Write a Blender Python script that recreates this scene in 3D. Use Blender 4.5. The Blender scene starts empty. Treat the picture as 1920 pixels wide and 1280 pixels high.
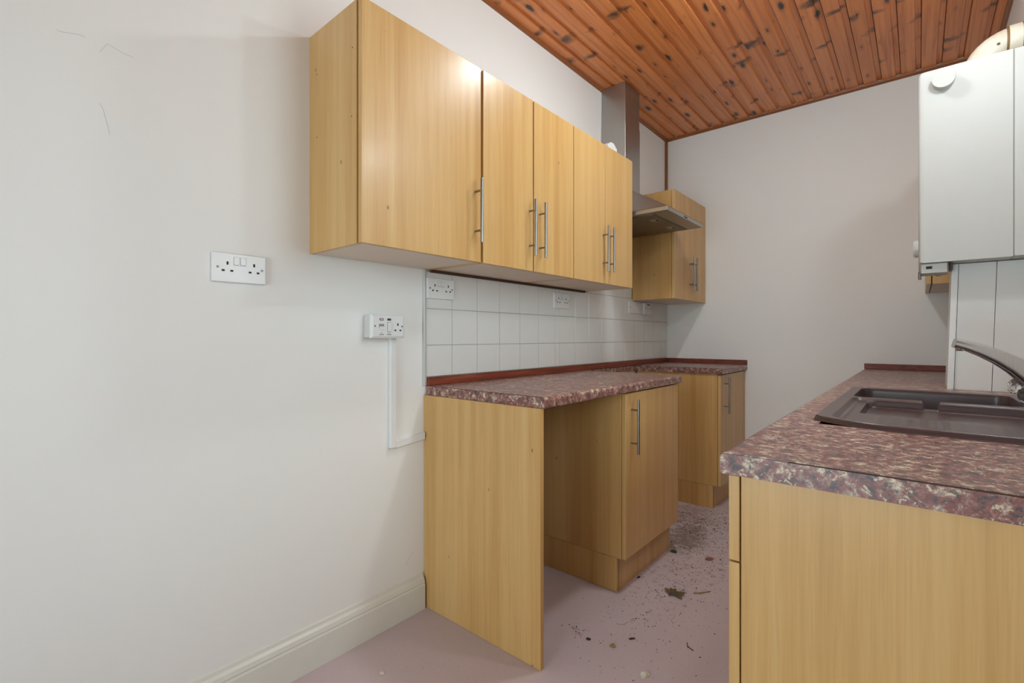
import bpy, bmesh, math, random
from mathutils import Vector, Matrix
random.seed(7)
SC = bpy.context.scene
COL = SC.collection

# ---------------------------------------------------------------- camera
cam_d = bpy.data.cameras.new('camera')
cam = bpy.data.objects.new('camera', cam_d)
COL.objects.link(cam)
cam.location = (0, 0, 1.11)
cam.rotation_euler = (math.radians(90), 0, math.radians(40.35))
cam_d.sensor_width = 36.0
cam_d.lens = 897 / 1920 * 36
cam_d.shift_y = -8 / 1920
cam_d.clip_start = 0.02
SC.camera = cam

# ---------------------------------------------------------------- world, light, exposure
WORLD_STRENGTH = 6.1
LAMP_STRENGTH = 130.0
WALL_LAMP_STRENGTH = 80.0
w = bpy.data.worlds.new('world')
SC.world = w
w.use_nodes = True
bg = w.node_tree.nodes['Background']
bg.inputs['Color'].default_value = (0.80, 0.95, 1.02, 1)
bg.inputs['Strength'].default_value = WORLD_STRENGTH
SC.view_settings.view_transform = 'Standard'
SC.view_settings.look = 'None'
SC.view_settings.gamma = 1.0
SC.view_settings.use_curve_mapping = False
SC.view_settings.exposure = 0.18

# room dimensions (metres)
XW, XR, YB, YN, ZC = -1.56, 0.34, 3.77, -1.9, 2.706
WIN_Y0, WIN_Y1, WIN_Z0, WIN_Z1 = 0.90, 1.62, 1.05, 2.10      # window over the sink, right wall
RW_X0, RW_X1, RW_Z0, RW_Z1 = -1.25, 0.05, 0.04, 2.05         # glazed opening added behind the camera for soft fill daylight


def portal(name, loc, rot, sx, sy):
    d = bpy.data.lights.new(name, 'AREA')
    d.shape = 'RECTANGLE'
    d.size, d.size_y = sx, sy
    d.cycles.is_portal = True
    o = bpy.data.objects.new(name, d)
    o.location = loc
    o.rotation_euler = rot
    COL.objects.link(o)


portal('daylight_portal_sink_window', (XR + 0.03, (WIN_Y0 + WIN_Y1) / 2, (WIN_Z0 + WIN_Z1) / 2),
       (0, math.radians(90), 0), WIN_Z1 - WIN_Z0, WIN_Y1 - WIN_Y0)
portal('daylight_portal_fill_window', ((RW_X0 + RW_X1) / 2, YN - 0.03, (RW_Z0 + RW_Z1) / 2),
       (math.radians(90), 0, 0), RW_X1 - RW_X0, RW_Z1 - RW_Z0)

# ================================================================ materials


def srgb(r, g, b):
    f = lambda c: (c / 255 / 12.92) if c <= 10 else ((c / 255 + 0.055) / 1.055) ** 2.4
    return (f(r), f(g), f(b), 1)


class NT:
    """small helper around a node tree"""

    def __init__(self, name):
        self.m = bpy.data.materials.new(name)
        self.m.use_nodes = True
        self.t = self.m.node_tree
        self.b = self.t.nodes['Principled BSDF']

    def n(self, kind, **kw):
        nd = self.t.nodes.new(kind)
        for k, v in kw.items():
            if k in nd.inputs:
                nd.inputs[k].default_value = v
            else:
                setattr(nd, k, v)
        return nd

    def l(self, a, b):
        self.t.links.new(a, b)

    def coords(self, scale=(1, 1, 1), rand=True, what='Object'):
        tc = self.n('ShaderNodeTexCoord')
        mp = self.n('ShaderNodeMapping')
        mp.inputs['Scale'].default_value = scale
        if rand:
            oi = self.n('ShaderNodeObjectInfo')
            mul = self.n('ShaderNodeVectorMath', operation='MULTIPLY')
            cmb = self.n('ShaderNodeCombineXYZ')
            self.l(oi.outputs['Random'], cmb.inputs[0])
            self.l(oi.outputs['Random'], cmb.inputs[1])
            self.l(oi.outputs['Random'], cmb.inputs[2])
            self.l(cmb.outputs[0], mul.inputs[0])
            mul.inputs[1].default_value = (37.0, 53.0, 71.0)
            add = self.n('ShaderNodeVectorMath', operation='ADD')
            self.l(tc.outputs[what], add.inputs[0])
            self.l(mul.outputs[0], add.inputs[1])
            self.l(add.outputs[0], mp.inputs['Vector'])
        else:
            self.l(tc.outputs[what], mp.inputs['Vector'])
        return mp.outputs['Vector']

    def ramp(self, fac, stops, interp='LINEAR'):
        r = self.n('ShaderNodeValToRGB')
        r.color_ramp.interpolation = interp
        els = r.color_ramp.elements
        while len(els) < len(stops):
            els.new(0.5)
        for e, (p, c) in zip(els, stops):
            e.position = p
            e.color = c
        self.l(fac, r.inputs['Fac'])
        return r.outputs['Color']

    def noise(self, vec, scale, detail=3, rough=0.5, dist=0.0):
        n = self.n('ShaderNodeTexNoise')
        n.inputs['Scale'].default_value = scale
        n.inputs['Detail'].default_value = detail
        n.inputs['Roughness'].default_value = rough
        n.inputs['Distortion'].default_value = dist
        self.l(vec, n.inputs['Vector'])
        return n.outputs['Fac']

    def voro(self, vec, scale, feature='F1', out='Distance', rnd=1.0):
        n = self.n('ShaderNodeTexVoronoi')
        n.feature = feature
        n.inputs['Scale'].default_value = scale
        n.inputs['Randomness'].default_value = rnd
        self.l(vec, n.inputs['Vector'])
        return n.outputs[out]

    def mix(self, fac, a, b, blend='MIX'):
        n = self.n('ShaderNodeMix', data_type='RGBA', blend_type=blend)
        for sock, v in ((n.inputs[0], fac), (n.inputs[6], a), (n.inputs[7], b)):
            if isinstance(v, (int, float, tuple)):
                sock.default_value = v
            else:
                self.l(v, sock)
        return n.outputs[2]

    def math(self, op, a, b=None, clamp=False):
        n = self.n('ShaderNodeMath', operation=op)
        n.use_clamp = clamp
        for i, v in enumerate((a, b)):
            if v is None:
                continue
            if isinstance(v, (int, float)):
                n.inputs[i].default_value = v
            else:
                self.l(v, n.inputs[i])
        return n.outputs[0]

    def bump(self, h, strength=0.2, dist=0.002):
        b = self.n('ShaderNodeBump')
        b.inputs['Strength'].default_value = strength
        b.inputs['Distance'].default_value = dist
        self.l(h, b.inputs['Height'])
        self.l(b.outputs['Normal'], self.b.inputs['Normal'])

    def set(self, color=None, rough=None, metal=None, spec=None, coat=None, trans=None, ior=None):
        for key, v in (('Base Color', color), ('Roughness', rough), ('Metallic', metal), ('Specular IOR Level', spec),
                       ('Coat Weight', coat), ('Transmission Weight', trans), ('IOR', ior)):
            if v is None:
                continue
            if isinstance(v, (int, float, tuple)):
                self.b.inputs[key].default_value = v
            else:
                self.l(v, self.b.inputs[key])
        return self.m


def plain(name, col, rough=0.5, metal=0.0, spec=0.5, var=0.04, scale=18):
    t = NT(name)
    v = t.coords()
    n = t.noise(v, scale, 3)
    c2 = tuple(max(0, c * (1 - var * 2)) for c in col[:3]) + (1,)
    return t.set(color=t.mix(n, col, c2), rough=rough, metal=metal, spec=spec)


def mat_wall():
    t = NT('white_wall_paint')
    v = t.coords(rand=False)
    n1 = t.noise(v, 1.3, 3)
    col = t.mix(n1, srgb(238, 237, 232), srgb(233, 231, 227))
    # faint scuffs and hairline marks
    n2 = t.noise(v, 9, 5, 0.7, 1.2)
    sc = t.ramp(n2, [(0.70, (0, 0, 0, 1)), (0.78, (1, 1, 1, 1))])
    col = t.mix(t.math('MULTIPLY', sc, 0.10), col, srgb(160, 152, 145))
    t.set(color=col, rough=0.55, spec=0.35)
    t.bump(t.math('ADD', t.noise(v, 5, 4), t.math('MULTIPLY', t.noise(v, 60, 3), 0.12)), 0.25, 0.008)
    return t.m


def mat_beech(name='beech_laminate', c1=(203, 159, 96), c2=(188, 142, 80), c3=(213, 175, 116), rough=0.36):
    t = NT(name)
    v = t.coords((1, 1, 1))
    vs = t.coords((22, 22, 0.5))
    vf = t.coords((260, 260, 7))
    broad = t.noise(vs, 1.0, 4, 0.6)
    fine = t.noise(vf, 1.0, 2)
    vb = t.coords((6, 6, 0.25))
    band = t.noise(vb, 1.0, 2)
    col = t.ramp(broad, [(0.30, srgb(*c2)), (0.5, srgb(*c1)), (0.72, srgb(*c3))])
    col = t.mix(t.ramp(band, [(0.35, (0, 0, 0, 1)), (0.7, (0.5, 0.5, 0.5, 1))]), col, srgb(*c3))
    col = t.mix(t.ramp(fine, [(0.45, (0, 0, 0, 1)), (0.8, (0.2, 0.2, 0.2, 1))]), col, srgb(150, 108, 62))
    # a few tiny dark nicks
    nick = t.voro(t.coords((9, 9, 5)), 1.0)
    nk = t.ramp(nick, [(0.02, (0.75, 0.75, 0.75, 1)), (0.045, (0, 0, 0, 1))])
    col = t.mix(nk, col, srgb(110, 72, 40))
    t.set(color=col, rough=rough, spec=0.45, coat=0.15)
    t.b.inputs['Coat Roughness'].default_value = 0.2
    t.bump(fine, 0.05, 0.0005)
    return t.m


def mat_granite():
    t = NT('speckled_granite_laminate')
    v = t.coords((1, 1, 1), rand=True)
    base = t.noise(v, 42, 7, 0.74, 0.3)
    k = [(0.0, srgb(40, 34, 34)), (0.41, srgb(62, 48, 47)), (0.435, srgb(108, 82, 78)), (0.47, srgb(126, 62, 54)), (0.50, srgb(142, 76, 66)),
         (0.525, srgb(140, 102, 92)), (0.565, srgb(158, 130, 116)), (0.61, srgb(202, 184, 154)), (0.67, srgb(222, 208, 178))]
    col = t.ramp(base, k)
    n2 = t.noise(t.coords((1, 1, 1)), 95, 5, 0.7, 0.4)
    col = t.mix(t.ramp(n2, [(0.38, (0.9, 0.9, 0.9, 1)), (0.44, (0, 0, 0, 1))]), col, srgb(62, 54, 52))
    col = t.mix(t.ramp(n2, [(0.585, (0, 0, 0, 1)), (0.63, (0.85, 0.85, 0.85, 1))]), col, srgb(214, 198, 166))
    n3 = t.noise(v, 60, 4, 0.65)
    col = t.mix(t.ramp(n3, [(0.58, (0, 0, 0, 1)), (0.64, (0.7, 0.7, 0.7, 1))]), col, srgb(124, 54, 46))
    col = t.mix(0.05, col, srgb(182, 168, 164))
    t.set(color=col, rough=0.32, spec=0.5)
    t.bump(base, 0.04, 0.0006)
    return t.m


def mat_pine():
    t = NT('varnished_knotty_pine')
    v = t.coords((1, 1, 1))
    vg = t.coords((55, 1.6, 55))
    grain = t.noise(vg, 1.0, 4, 0.6, 0.4)
    col = t.ramp(grain, [(0.28, srgb(186, 106, 56)), (0.5, srgb(220, 136, 76)), (0.75, srgb(232, 154, 92))])
    tone = t.n('ShaderNodeObjectInfo')
    col = t.mix(t.math('MULTIPLY', tone.outputs['Random'], 0.4), col, srgb(190, 112, 56))
    # round knots
    kv = t.coords((10.8, 3.6, 1))
    nd = t.noise(t.coords((40, 40, 40)), 1, 2)
    k = t.n('ShaderNodeTexVoronoi')
    k.voronoi_dimensions = '2D'
    k.inputs['Scale'].default_value = 1.0
    t.l(kv, k.inputs['Vector'])
    kd = t.math('ADD', k.outputs['Distance'], t.math('MULTIPLY', t.math('SUBTRACT', nd, 0.5), 0.10))
    sepk = t.n('ShaderNodeSeparateColor')
    t.l(k.outputs['Color'], sepk.inputs[0])
    thr = t.math('MULTIPLY', t.math('POWER', sepk.outputs[0], 2.0), 0.17)
    rk = t.math('SUBTRACT', thr, kd)
    knot = t.ramp(rk, [(0.0, (0, 0, 0, 1)), (0.07, (1, 1, 1, 1))])
    halo = t.ramp(t.math('ADD', rk, 0.10), [(0.0, (0, 0, 0, 1)), (0.14, (0.45, 0.45, 0.45, 1))])
    col = t.mix(halo, col, srgb(112, 56, 34))
    col = t.mix(knot, col, srgb(52, 34, 32))
    # spike knots: dark smears lying across the board
    sv = t.coords((8.5, 15, 1))
    s = t.n('ShaderNodeTexVoronoi')
    s.voronoi_dimensions = '2D'
    s.inputs['Scale'].default_value = 0.62
    wv = t.n('ShaderNodeVectorMath', operation='ADD')
    wn = t.n('ShaderNodeTexNoise')
    wn.inputs['Scale'].default_value = 0.9
    t.l(sv, wn.inputs['Vector'])
    t.l(sv, wv.inputs[0])
    t.l(wn.outputs['Color'], wv.inputs[1])
    t.l(wv.outputs[0], s.inputs['Vector'])
    seps = t.n('ShaderNodeSeparateColor')
    t.l(s.outputs['Color'], seps.inputs[0])
    on = t.math('GREATER_THAN', seps.outputs[1], 0.76)
    sm = t.ramp(t.math('ADD', s.outputs['Distance'], t.math('MULTIPLY', t.math('SUBTRACT', nd, 0.5), 0.25)),
                [(0.06, (0.9, 0.9, 0.9, 1)), (0.34, (0, 0, 0, 1))])
    col = t.mix(t.math('MULTIPLY', sm, on), col, srgb(60, 38, 32))
    t.set(color=col, rough=0.32, spec=0.5)
    t.bump(grain, 0.06, 0.0008)
    return t.m


def mat_floor():
    t = NT('mauve_vinyl')
    FCX0, FCY0 = (XW + XR) / 2, (YN + YB) / 2
    v = t.coords(rand=False)
    n = t.noise(v, 2.2, 4, 0.6)
    col = t.mix(n, srgb(208, 191, 193), srgb(196, 179, 181))
    sp = t.noise(v, 420, 2, 0.6)
    col = t.mix(t.ramp(sp, [(0.35, (0.35, 0.35, 0.35, 1)), (0.6, (0, 0, 0, 1))]), col, srgb(160, 142, 144))
    # dirty patch beside the far plinth and specks of grime
    sepv = t.n('ShaderNodeSeparateXYZ')
    t.l(v, sepv.inputs[0])

    def blob(cx, cy, rx, ry):
        dx = t.math('DIVIDE', t.math('SUBTRACT', sepv.outputs[0], cx), rx)
        dy = t.math('DIVIDE', t.math('SUBTRACT', sepv.outputs[1], cy), ry)
        d = t.math('ADD', t.math('MULTIPLY', dx, dx), t.math('MULTIPLY', dy, dy))
        return t.math('SUBTRACT', 1.0, d, clamp=True)
    d1 = t.math('ADD', blob(-1.10 - FCX0, 2.98 - FCY0, 0.30, 0.33), blob(-0.98 - FCX0, 2.62 - FCY0, 0.14, 0.24))
    d2 = t.math('MULTIPLY', blob(-0.85 - FCX0, 2.3 - FCY0, 0.35, 0.8), 0.55)
    gr = t.noise(v, 34, 6, 0.8)
    st = t.ramp(t.math('ADD', t.math('MULTIPLY', t.math('ADD', d1, d2), 0.55), t.math('MULTIPLY', t.math('SUBTRACT', gr, 0.5), 2.2)),
                [(0.30, (0, 0, 0, 1)), (0.75, (0.75, 0.75, 0.75, 1))])
    st = t.math('MULTIPLY', st, t.math('MINIMUM', t.math('MULTIPLY', t.math('ADD', d1, d2), 3.0), 1.0))
    col = t.mix(st, col, srgb(104, 86, 72))
    sk = t.noise(v, 75, 3, 0.7)
    spk = t.ramp(sk, [(0.68, (0, 0, 0, 1)), (0.74, (0.6, 0.6, 0.6, 1))])
    col = t.mix(spk, col, srgb(108, 90, 88))
    t.set(color=col, rough=0.55, spec=0.4)
    t.bump(sp, 0.06, 0.001)
    return t.m


def mat_steel(name='brushed_steel', col=(186, 184, 180), rough=0.38):
    t = NT(name)
    v = t.coords((300, 300, 4))
    n = t.noise(v, 1, 2)
    a = srgb(*col)
    b = tuple(c * 0.82 for c in a[:3]) + (1,)
    return t.set(color=t.mix(n, a, b), rough=rough, metal=1.0)


def mat_redwood():
    t = NT('red_stained_wood')
    v = t.coords((30, 3, 60))
    n = t.noise(v, 1, 4, 0.6)
    return t.set(color=t.ramp(n, [(0.3, srgb(100, 42, 26)), (0.6, srgb(132, 58, 36)), (0.85, srgb(160, 92, 66))]), rough=0.45)


def mat_flue():
    t = NT('aged_cream_flue_plastic')
    v = t.coords()
    n = t.noise(v, 14, 4, 0.6)
    return t.set(color=t.ramp(n, [(0.35, srgb(224, 219, 204)), (0.6, srgb(212, 204, 184)), (0.85, srgb(186, 168, 132))]), rough=0.4)


def mat_speck():
    t = NT('weathered_grey_flue_end')
    v = t.coords()
    n = t.noise(v, 90, 3, 0.7)
    return t.set(color=t.ramp(n, [(0.4, srgb(84, 82, 78)), (0.6, srgb(168, 164, 152))]), rough=0.6)


def mat_emit(name, strength, col=(0.85, 0.965, 1.02, 1)):
    t = NT(name)
    t.b.inputs['Base Color'].default_value = (0.9, 0.9, 0.9, 1)
    t.b.inputs['Emission Color'].default_value = col
    t.b.inputs['Emission Strength'].default_value = strength
    return t.m


def mat_pane():
    t = NT('window_glass')
    tr = t.n('ShaderNodeBsdfTransparent')
    gl = t.n('ShaderNodeBsdfGlossy')
    gl.inputs['Roughness'].default_value = 0.02
    fr = t.n('ShaderNodeFresnel')
    mx = t.n('ShaderNodeMixShader')
    t.l(fr.outputs[0], mx.inputs[0])
    t.l(tr.outputs[0], mx.inputs[1])
    t.l(gl.outputs[0], mx.inputs[2])
    out = t.t.nodes['Material Output']
    t.l(mx.outputs[0], out.inputs['Surface'])
    return t.m


def mat_acrylic():
    t = NT('clear_acrylic')
    return t.set(color=(0.95, 0.96, 0.97, 1), rough=0.04, trans=1.0, ior=1.49)


M = {}
M['wall'] = mat_wall()
M['beech'] = mat_beech()
M['beech_edge'] = mat_beech('beech_edge_tape', (206, 172, 122), (190, 152, 98), (216, 186, 140), 0.4)
M['granite'] = mat_granite()
M['pine'] = mat_pine()
M['floor'] = mat_floor()
M['steel'] = mat_steel()
M['handle'] = mat_steel('satin_nickel', (158, 155, 150), 0.30)
M['chrome'] = mat_steel('polished_chrome', (224, 224, 224), 0.2)
M['redwood'] = mat_redwood()
M['trim'] = plain('orange_brown_stained_trim', srgb(150, 86, 44), 0.4, var=0.12, scale=30)
M['tile'] = plain('white_glazed_tile', srgb(226, 225, 220), 0.16, var=0.02)
M['grout'] = plain('grey_grout', srgb(176, 172, 165), 0.9)
M['plastic'] = plain('white_plastic', srgb(228, 228, 226), 0.28, var=0.01)
M['socket_side'] = plain('grey_white_plastic', srgb(210, 208, 204), 0.35, var=0.02)
M['black'] = plain('black_hole', srgb(22, 20, 20), 0.6)
M['shadow_gap'] = plain('dark_core_board', srgb(74, 48, 28), 0.8)
M['screw'] = plain('screw_metal', srgb(120, 118, 114), 0.4, 0.8)
M['switch_line'] = plain('switch_gap_grey', srgb(150, 148, 146), 0.6)
M['edge_strip'] = plain('grey_white_strip', srgb(196, 193, 188), 0.35, var=0.02)
M['crack'] = plain('grey_hairline', srgb(186, 182, 178), 0.8)
M['neon'] = plain('dark_red_neon', srgb(96, 40, 52), 0.35)
M['print'] = plain('grey_print', srgb(140, 142, 150), 0.6)
M['skirt'] = plain('off_white_gloss_paint', srgb(224, 222, 212), 0.3, var=0.03)
M['sink'] = plain('brown_composite', srgb(80, 62, 61), 0.30, spec=0.5, var=0.10, scale=60)
M['boiler'] = plain('white_enamel', srgb(190, 190, 185), 0.5, var=0.015)
M['boxing'] = plain('white_painted_board', srgb(224, 224, 220), 0.4, var=0.02)
M['flue'] = mat_flue()
M['flue_end'] = mat_speck()
M['flue_rim'] = plain('rust_brown_seal', srgb(140, 106, 58), 0.6, var=0.2, scale=60)
M['underside'] = plain('pale_underside_board', srgb(226, 208, 188), 0.5, var=0.04)
M['grey_metal'] = plain('pale_grey_metal', srgb(176, 172, 164), 0.4, 0.4)
M['acrylic'] = mat_acrylic()
M['rubber'] = plain('dark_rubber', srgb(44, 40, 40), 0.5)
M['filter'] = mat_steel('grease_filter_metal', (150, 140, 122), 0.45)
M['logo'] = plain('dark_blue_print', srgb(40, 34, 66), 0.5)
M['pane'] = mat_pane()
M['bulb'] = mat_emit('lit_bulb', LAMP_STRENGTH)
M['bulb2'] = mat_emit('lit_wall_bulb', WALL_LAMP_STRENGTH)
M['dirt'] = plain('dark_crumbs', srgb(66, 48, 42), 0.9, var=0.2)
M['leaf'] = plain('dry_leaf', srgb(158, 136, 88), 0.8, var=0.2, scale=90)
M['chip_white'] = plain('pale_chip', srgb(214, 204, 186), 0.7)
M['chip_red'] = plain('brick_red_chip', srgb(146, 92, 84), 0.8)
M['chip_dark'] = plain('dark_chip', srgb(54, 48, 46), 0.5)

# ================================================================ geometry helpers
WL = {}          # world position of every parent


def thing(name, label, cat, loc, group=None):
    o = bpy.data.objects.new(name, None)
    o.empty_display_size = 0.05
    COL.objects.link(o)
    o.location = loc
    WL[o.name] = Vector(loc)
    o['label'] = label
    o['category'] = cat
    if group:
        o['group'] = group
    return o


def tag(o, label, cat, group=None):
    o['label'] = label
    o['category'] = cat
    if group:
        o['group'] = group
    return o


def struct(o):
    o['kind'] = 'structure'
    return o


def link(name, me, pos, parent):
    o = bpy.data.objects.new(name, me)
    COL.objects.link(o)
    pos = Vector(pos)
    WL[o.name] = pos
    if parent is not None:
        o.parent = parent
        o.location = pos - WL[parent.name]
    else:
        o.location = pos
    return o


def smooth_round(me, angle):
    """smooth shading on rounded faces only; faces square to an axis stay flat"""
    me.set_sharp_from_angle(angle=math.radians(angle))
    me.polygons.foreach_set('use_smooth', [max(abs(c) for c in p.normal) < 0.99999 for p in me.polygons])


def from_bm(name, bm, mat, parent=None, smooth=False, origin=None):
    """bm is in world coordinates; the object's origin goes to its box centre"""
    vs = [v.co for v in bm.verts]
    lo = Vector((min(v.x for v in vs), min(v.y for v in vs), min(v.z for v in vs)))
    hi = Vector((max(v.x for v in vs), max(v.y for v in vs), max(v.z for v in vs)))
    c = Vector(origin) if origin else (lo + hi) / 2
    bmesh.ops.translate(bm, verts=bm.verts, vec=-c)
    bmesh.ops.recalc_face_normals(bm, faces=bm.faces)
    me = bpy.data.meshes.new(name)
    bm.to_mesh(me)
    bm.free()
    if smooth:
        smooth_round(me, 40)
    me.materials.append(M[mat])
    return link(name, me, c, parent)


BOXES = {}


def bbox(bm, x0, x1, y0, y1, z0, z1):
    vs = [bm.verts.new((x, y, z)) for x in (x0, x1) for y in (y0, y1) for z in (z0, z1)]
    for f in ((0, 1, 3, 2), (4, 6, 7, 5), (0, 4, 5, 1), (2, 3, 7, 6), (0, 2, 6, 4), (1, 5, 7, 3)):
        bm.faces.new([vs[i] for i in f])
    return vs


def box(name, x0, x1, y0, y1, z0, z1, mat, parent=None, bev=0.0, seg=2):
    sx, sy, sz = abs(x1 - x0), abs(y1 - y0), abs(z1 - z0)
    key = (round(sx, 5), round(sy, 5), round(sz, 5), mat, bev, seg)
    if key not in BOXES:
        bm = bmesh.new()
        bbox(bm, -sx / 2, sx / 2, -sy / 2, sy / 2, -sz / 2, sz / 2)
        if bev:
            bmesh.ops.bevel(bm, geom=list(bm.edges), offset=bev, segments=seg, profile=0.5, affect='EDGES')
        bmesh.ops.recalc_face_normals(bm, faces=bm.faces)
        me = bpy.data.meshes.new(name)
        bm.to_mesh(me)
        bm.free()
        if bev and seg > 1:
            smooth_round(me, 50)
        me.materials.append(M[mat])
        BOXES[key] = me
    return link(name, BOXES[key], ((x0 + x1) / 2, (y0 + y1) / 2, (z0 + z1) / 2), parent)


def prism(name, prof, axis, a, b, mat, parent=None, smooth=False):
    """extrude a 2-D profile along an axis; profile is given in the two other axes in order"""
    bm = bmesh.new()

    def P(p, t):
        if axis == 'x':
            return (t, p[0], p[1])
        if axis == 'y':
            return (p[0], t, p[1])
        return (p[0], p[1], t)
    A = [bm.verts.new(P(p, a)) for p in prof]
    B = [bm.verts.new(P(p, b)) for p in prof]
    n = len(prof)
    for i in range(n):
        bm.faces.new((A[i], A[(i + 1) % n], B[(i + 1) % n], B[i]))
    bm.faces.new(A)
    bm.faces.new(B[::-1])
    return from_bm(name, bm, mat, parent, smooth)


def tube_bm(bm, pts, radii, n=20, caps=True, ref=(0, 0, 1), sect=None):
    """sweep a circle (or a section function) along points"""
    rings = []
    pts = [Vector(p) for p in pts]
    for i, p in enumerate(pts):
        d = (pts[min(i + 1, len(pts) - 1)] - pts[max(i - 1, 0)]).normalized()
        r = Vector(ref)
        if abs(d.dot(r)) > 0.95:
            r = Vector((0, 1, 0))
        s = d.cross(r).normalized()
        u = s.cross(d).normalized()
        rad = radii[i] if isinstance(radii, (list, tuple)) else radii
        ring = []
        for k in range(n):
            a = 2 * math.pi * k / n
            ca, sa = math.cos(a), math.sin(a)
            if sect:
                ca, sa = sect(ca, sa)
                q = p + s * ca * rad[0] + u * sa * rad[1]
            else:
                q = p + s * ca * rad + u * sa * rad
            ring.append(bm.verts.new(q))
        rings.append(ring)
    for a, b in zip(rings, rings[1:]):
        for k in range(n):
            bm.faces.new((a[k], a[(k + 1) % n], b[(k + 1) % n], b[k]))
    if caps:
        bm.faces.new(rings[0][::-1])
        bm.faces.new(rings[-1])


def tube(name, pts, radii, mat, parent=None, n=20, ref=(0, 0, 1), sect=None):
    bm = bmesh.new()
    tube_bm(bm, pts, radii, n, True, ref, sect)
    return from_bm(name, bm, mat, parent, True)


def lathe(name, centre, axis, prof, mat, parent=None, n=32):
    """prof: list of (distance along axis, radius)"""
    c, d = Vector(centre), Vector(axis).normalized()
    bm = bmesh.new()
    r0 = Vector((0, 0, 1)) if abs(d.z) < 0.9 else Vector((1, 0, 0))
    s = d.cross(r0).normalized()
    u = s.cross(d)
    rings = []
    for t, r in prof:
        rings.append([bm.verts.new(c + d * t + (s * math.cos(2 * math.pi * k / n) + u * math.sin(2 * math.pi * k / n)) * max(r, 1e-5))
                      for k in range(n)])
    for a, b in zip(rings, rings[1:]):
        for k in range(n):
            bm.faces.new((a[k], a[(k + 1) % n], b[(k + 1) % n], b[k]))
    bm.faces.new(rings[0][::-1])
    bm.faces.new(rings[-1])
    return from_bm(name, bm, mat, parent, True)


# ================================================================ room shell
struct(box('floor', XW - 0.12, XR + 0.12, YN - 0.12, YB + 0.12, -0.08, 0.0, 'floor'))
ceiling = struct(box('ceiling', XW - 0.12, XR + 0.12, YN - 0.12, YB + 0.12, ZC + 0.016, ZC + 0.1, 'shadow_gap'))
wall_left = struct(box('wall_left', XW - 0.12, XW, YN - 0.12, YB + 0.12, 0.0, ZC + 0.016, 'wall'))
wall_back = struct(box('wall_back', XW, XR + 0.12, YB, YB + 0.12, 0.0, ZC + 0.016, 'wall'))


def wall_with_hole(name, fixed, lo, hi, horiz, hole):
    """fixed=(axis,a,b); horiz=(u0,u1); hole=(u0,u1,z0,z1)"""
    bm = bmesh.new()
    u0, u1 = horiz
    h0, h1, z0, z1 = hole
    for (a, b, c, d) in ((u0, h0, lo, hi), (h1, u1, lo, hi), (h0, h1, lo, z0), (h0, h1, z1, hi)):
        if fixed[0] == 'x':
            bbox(bm, fixed[1], fixed[2], a, b, c, d)
        else:
            bbox(bm, a, b, fixed[1], fixed[2], c, d)
    return struct(from_bm(name, bm, 'wall'))


wall_with_hole('wall_right', ('x', XR, XR + 0.12), 0.0, ZC + 0.016, (YN - 0.12, YB), (WIN_Y0, WIN_Y1, WIN_Z0, WIN_Z1))
wall_with_hole('wall_rear', ('y', YN - 0.12, YN), 0.0, ZC + 0.016, (XW, XR), (RW_X0, RW_X1, RW_Z0, RW_Z1))

# windows outside the picture; the rear one is added only to let in daylight
win = struct(thing('window_1', 'white framed window over the sink', 'window', (XR + 0.06, (WIN_Y0 + WIN_Y1) / 2, WIN_Z0)))
for nm, a in (('frame_rail', (WIN_Y0, WIN_Y1, WIN_Z0, WIN_Z0 + 0.05)), ('frame_rail', (WIN_Y0, WIN_Y1, WIN_Z1 - 0.05, WIN_Z1)),
              ('frame_stile', (WIN_Y0, WIN_Y0 + 0.05, WIN_Z0 + 0.05, WIN_Z1 - 0.05)), ('frame_stile', (WIN_Y1 - 0.05, WIN_Y1, WIN_Z0 + 0.05, WIN_Z1 - 0.05))):
    box(nm, XR + 0.05, XR + 0.11, a[0], a[1], a[2], a[3], 'plastic', win)
box('pane', XR + 0.076, XR + 0.082, WIN_Y0 + 0.05, WIN_Y1 - 0.05, WIN_Z0 + 0.05, WIN_Z1 - 0.05, 'pane', win)
fill_win = struct(thing('fill_window', 'white framed window added behind the camera for fill daylight', 'window', ((RW_X0 + RW_X1) / 2, YN - 0.06, RW_Z0)))
for nm, a in (('frame_rail', (RW_X0, RW_X1, RW_Z0, RW_Z0 + 0.05)), ('frame_rail', (RW_X0, RW_X1, RW_Z1 - 0.05, RW_Z1)),
              ('frame_stile', (RW_X0, RW_X0 + 0.05, RW_Z0 + 0.05, RW_Z1 - 0.05)), ('frame_stile', (RW_X1 - 0.05, RW_X1, RW_Z0 + 0.05, RW_Z1 - 0.05))):
    box(nm, a[0], a[1], YN - 0.11, YN - 0.05, a[2], a[3], 'plastic', fill_win)
box('pane', RW_X0 + 0.05, RW_X1 - 0.05, YN - 0.082, YN - 0.076, RW_Z0 + 0.05, RW_Z1 - 0.05, 'pane', fill_win)

# ceiling boards: a wide face and a recessed strip, each board its own object
PITCH, FACE = 0.0925, 0.069
for k in range(-16, 4):
    x0 = k * PITCH + 0.0115
    x0 = max(x0, XW + 0.006)
    xe = min(k * PITCH + PITCH + 0.0093, XR - 0.002)
    xf = min(k * PITCH + PITCH - 0.0115, XR - 0.004)
    zf, zr, zt = ZC, ZC + 0.011, ZC + 0.0155
    prof = [(x0, zr), (x0 + 0.003, zf), (xf - 0.003, zf), (xf, zr)]
    if xe > xf + 0.004:
        prof += [(xe, zr), (xe, zt)]
    else:
        prof += [(xf, zt)]
    prof += [(x0, zt)]
    prism('ceiling_board', prof, 'y', YN, YB - 0.002, 'pine', ceiling)
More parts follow.
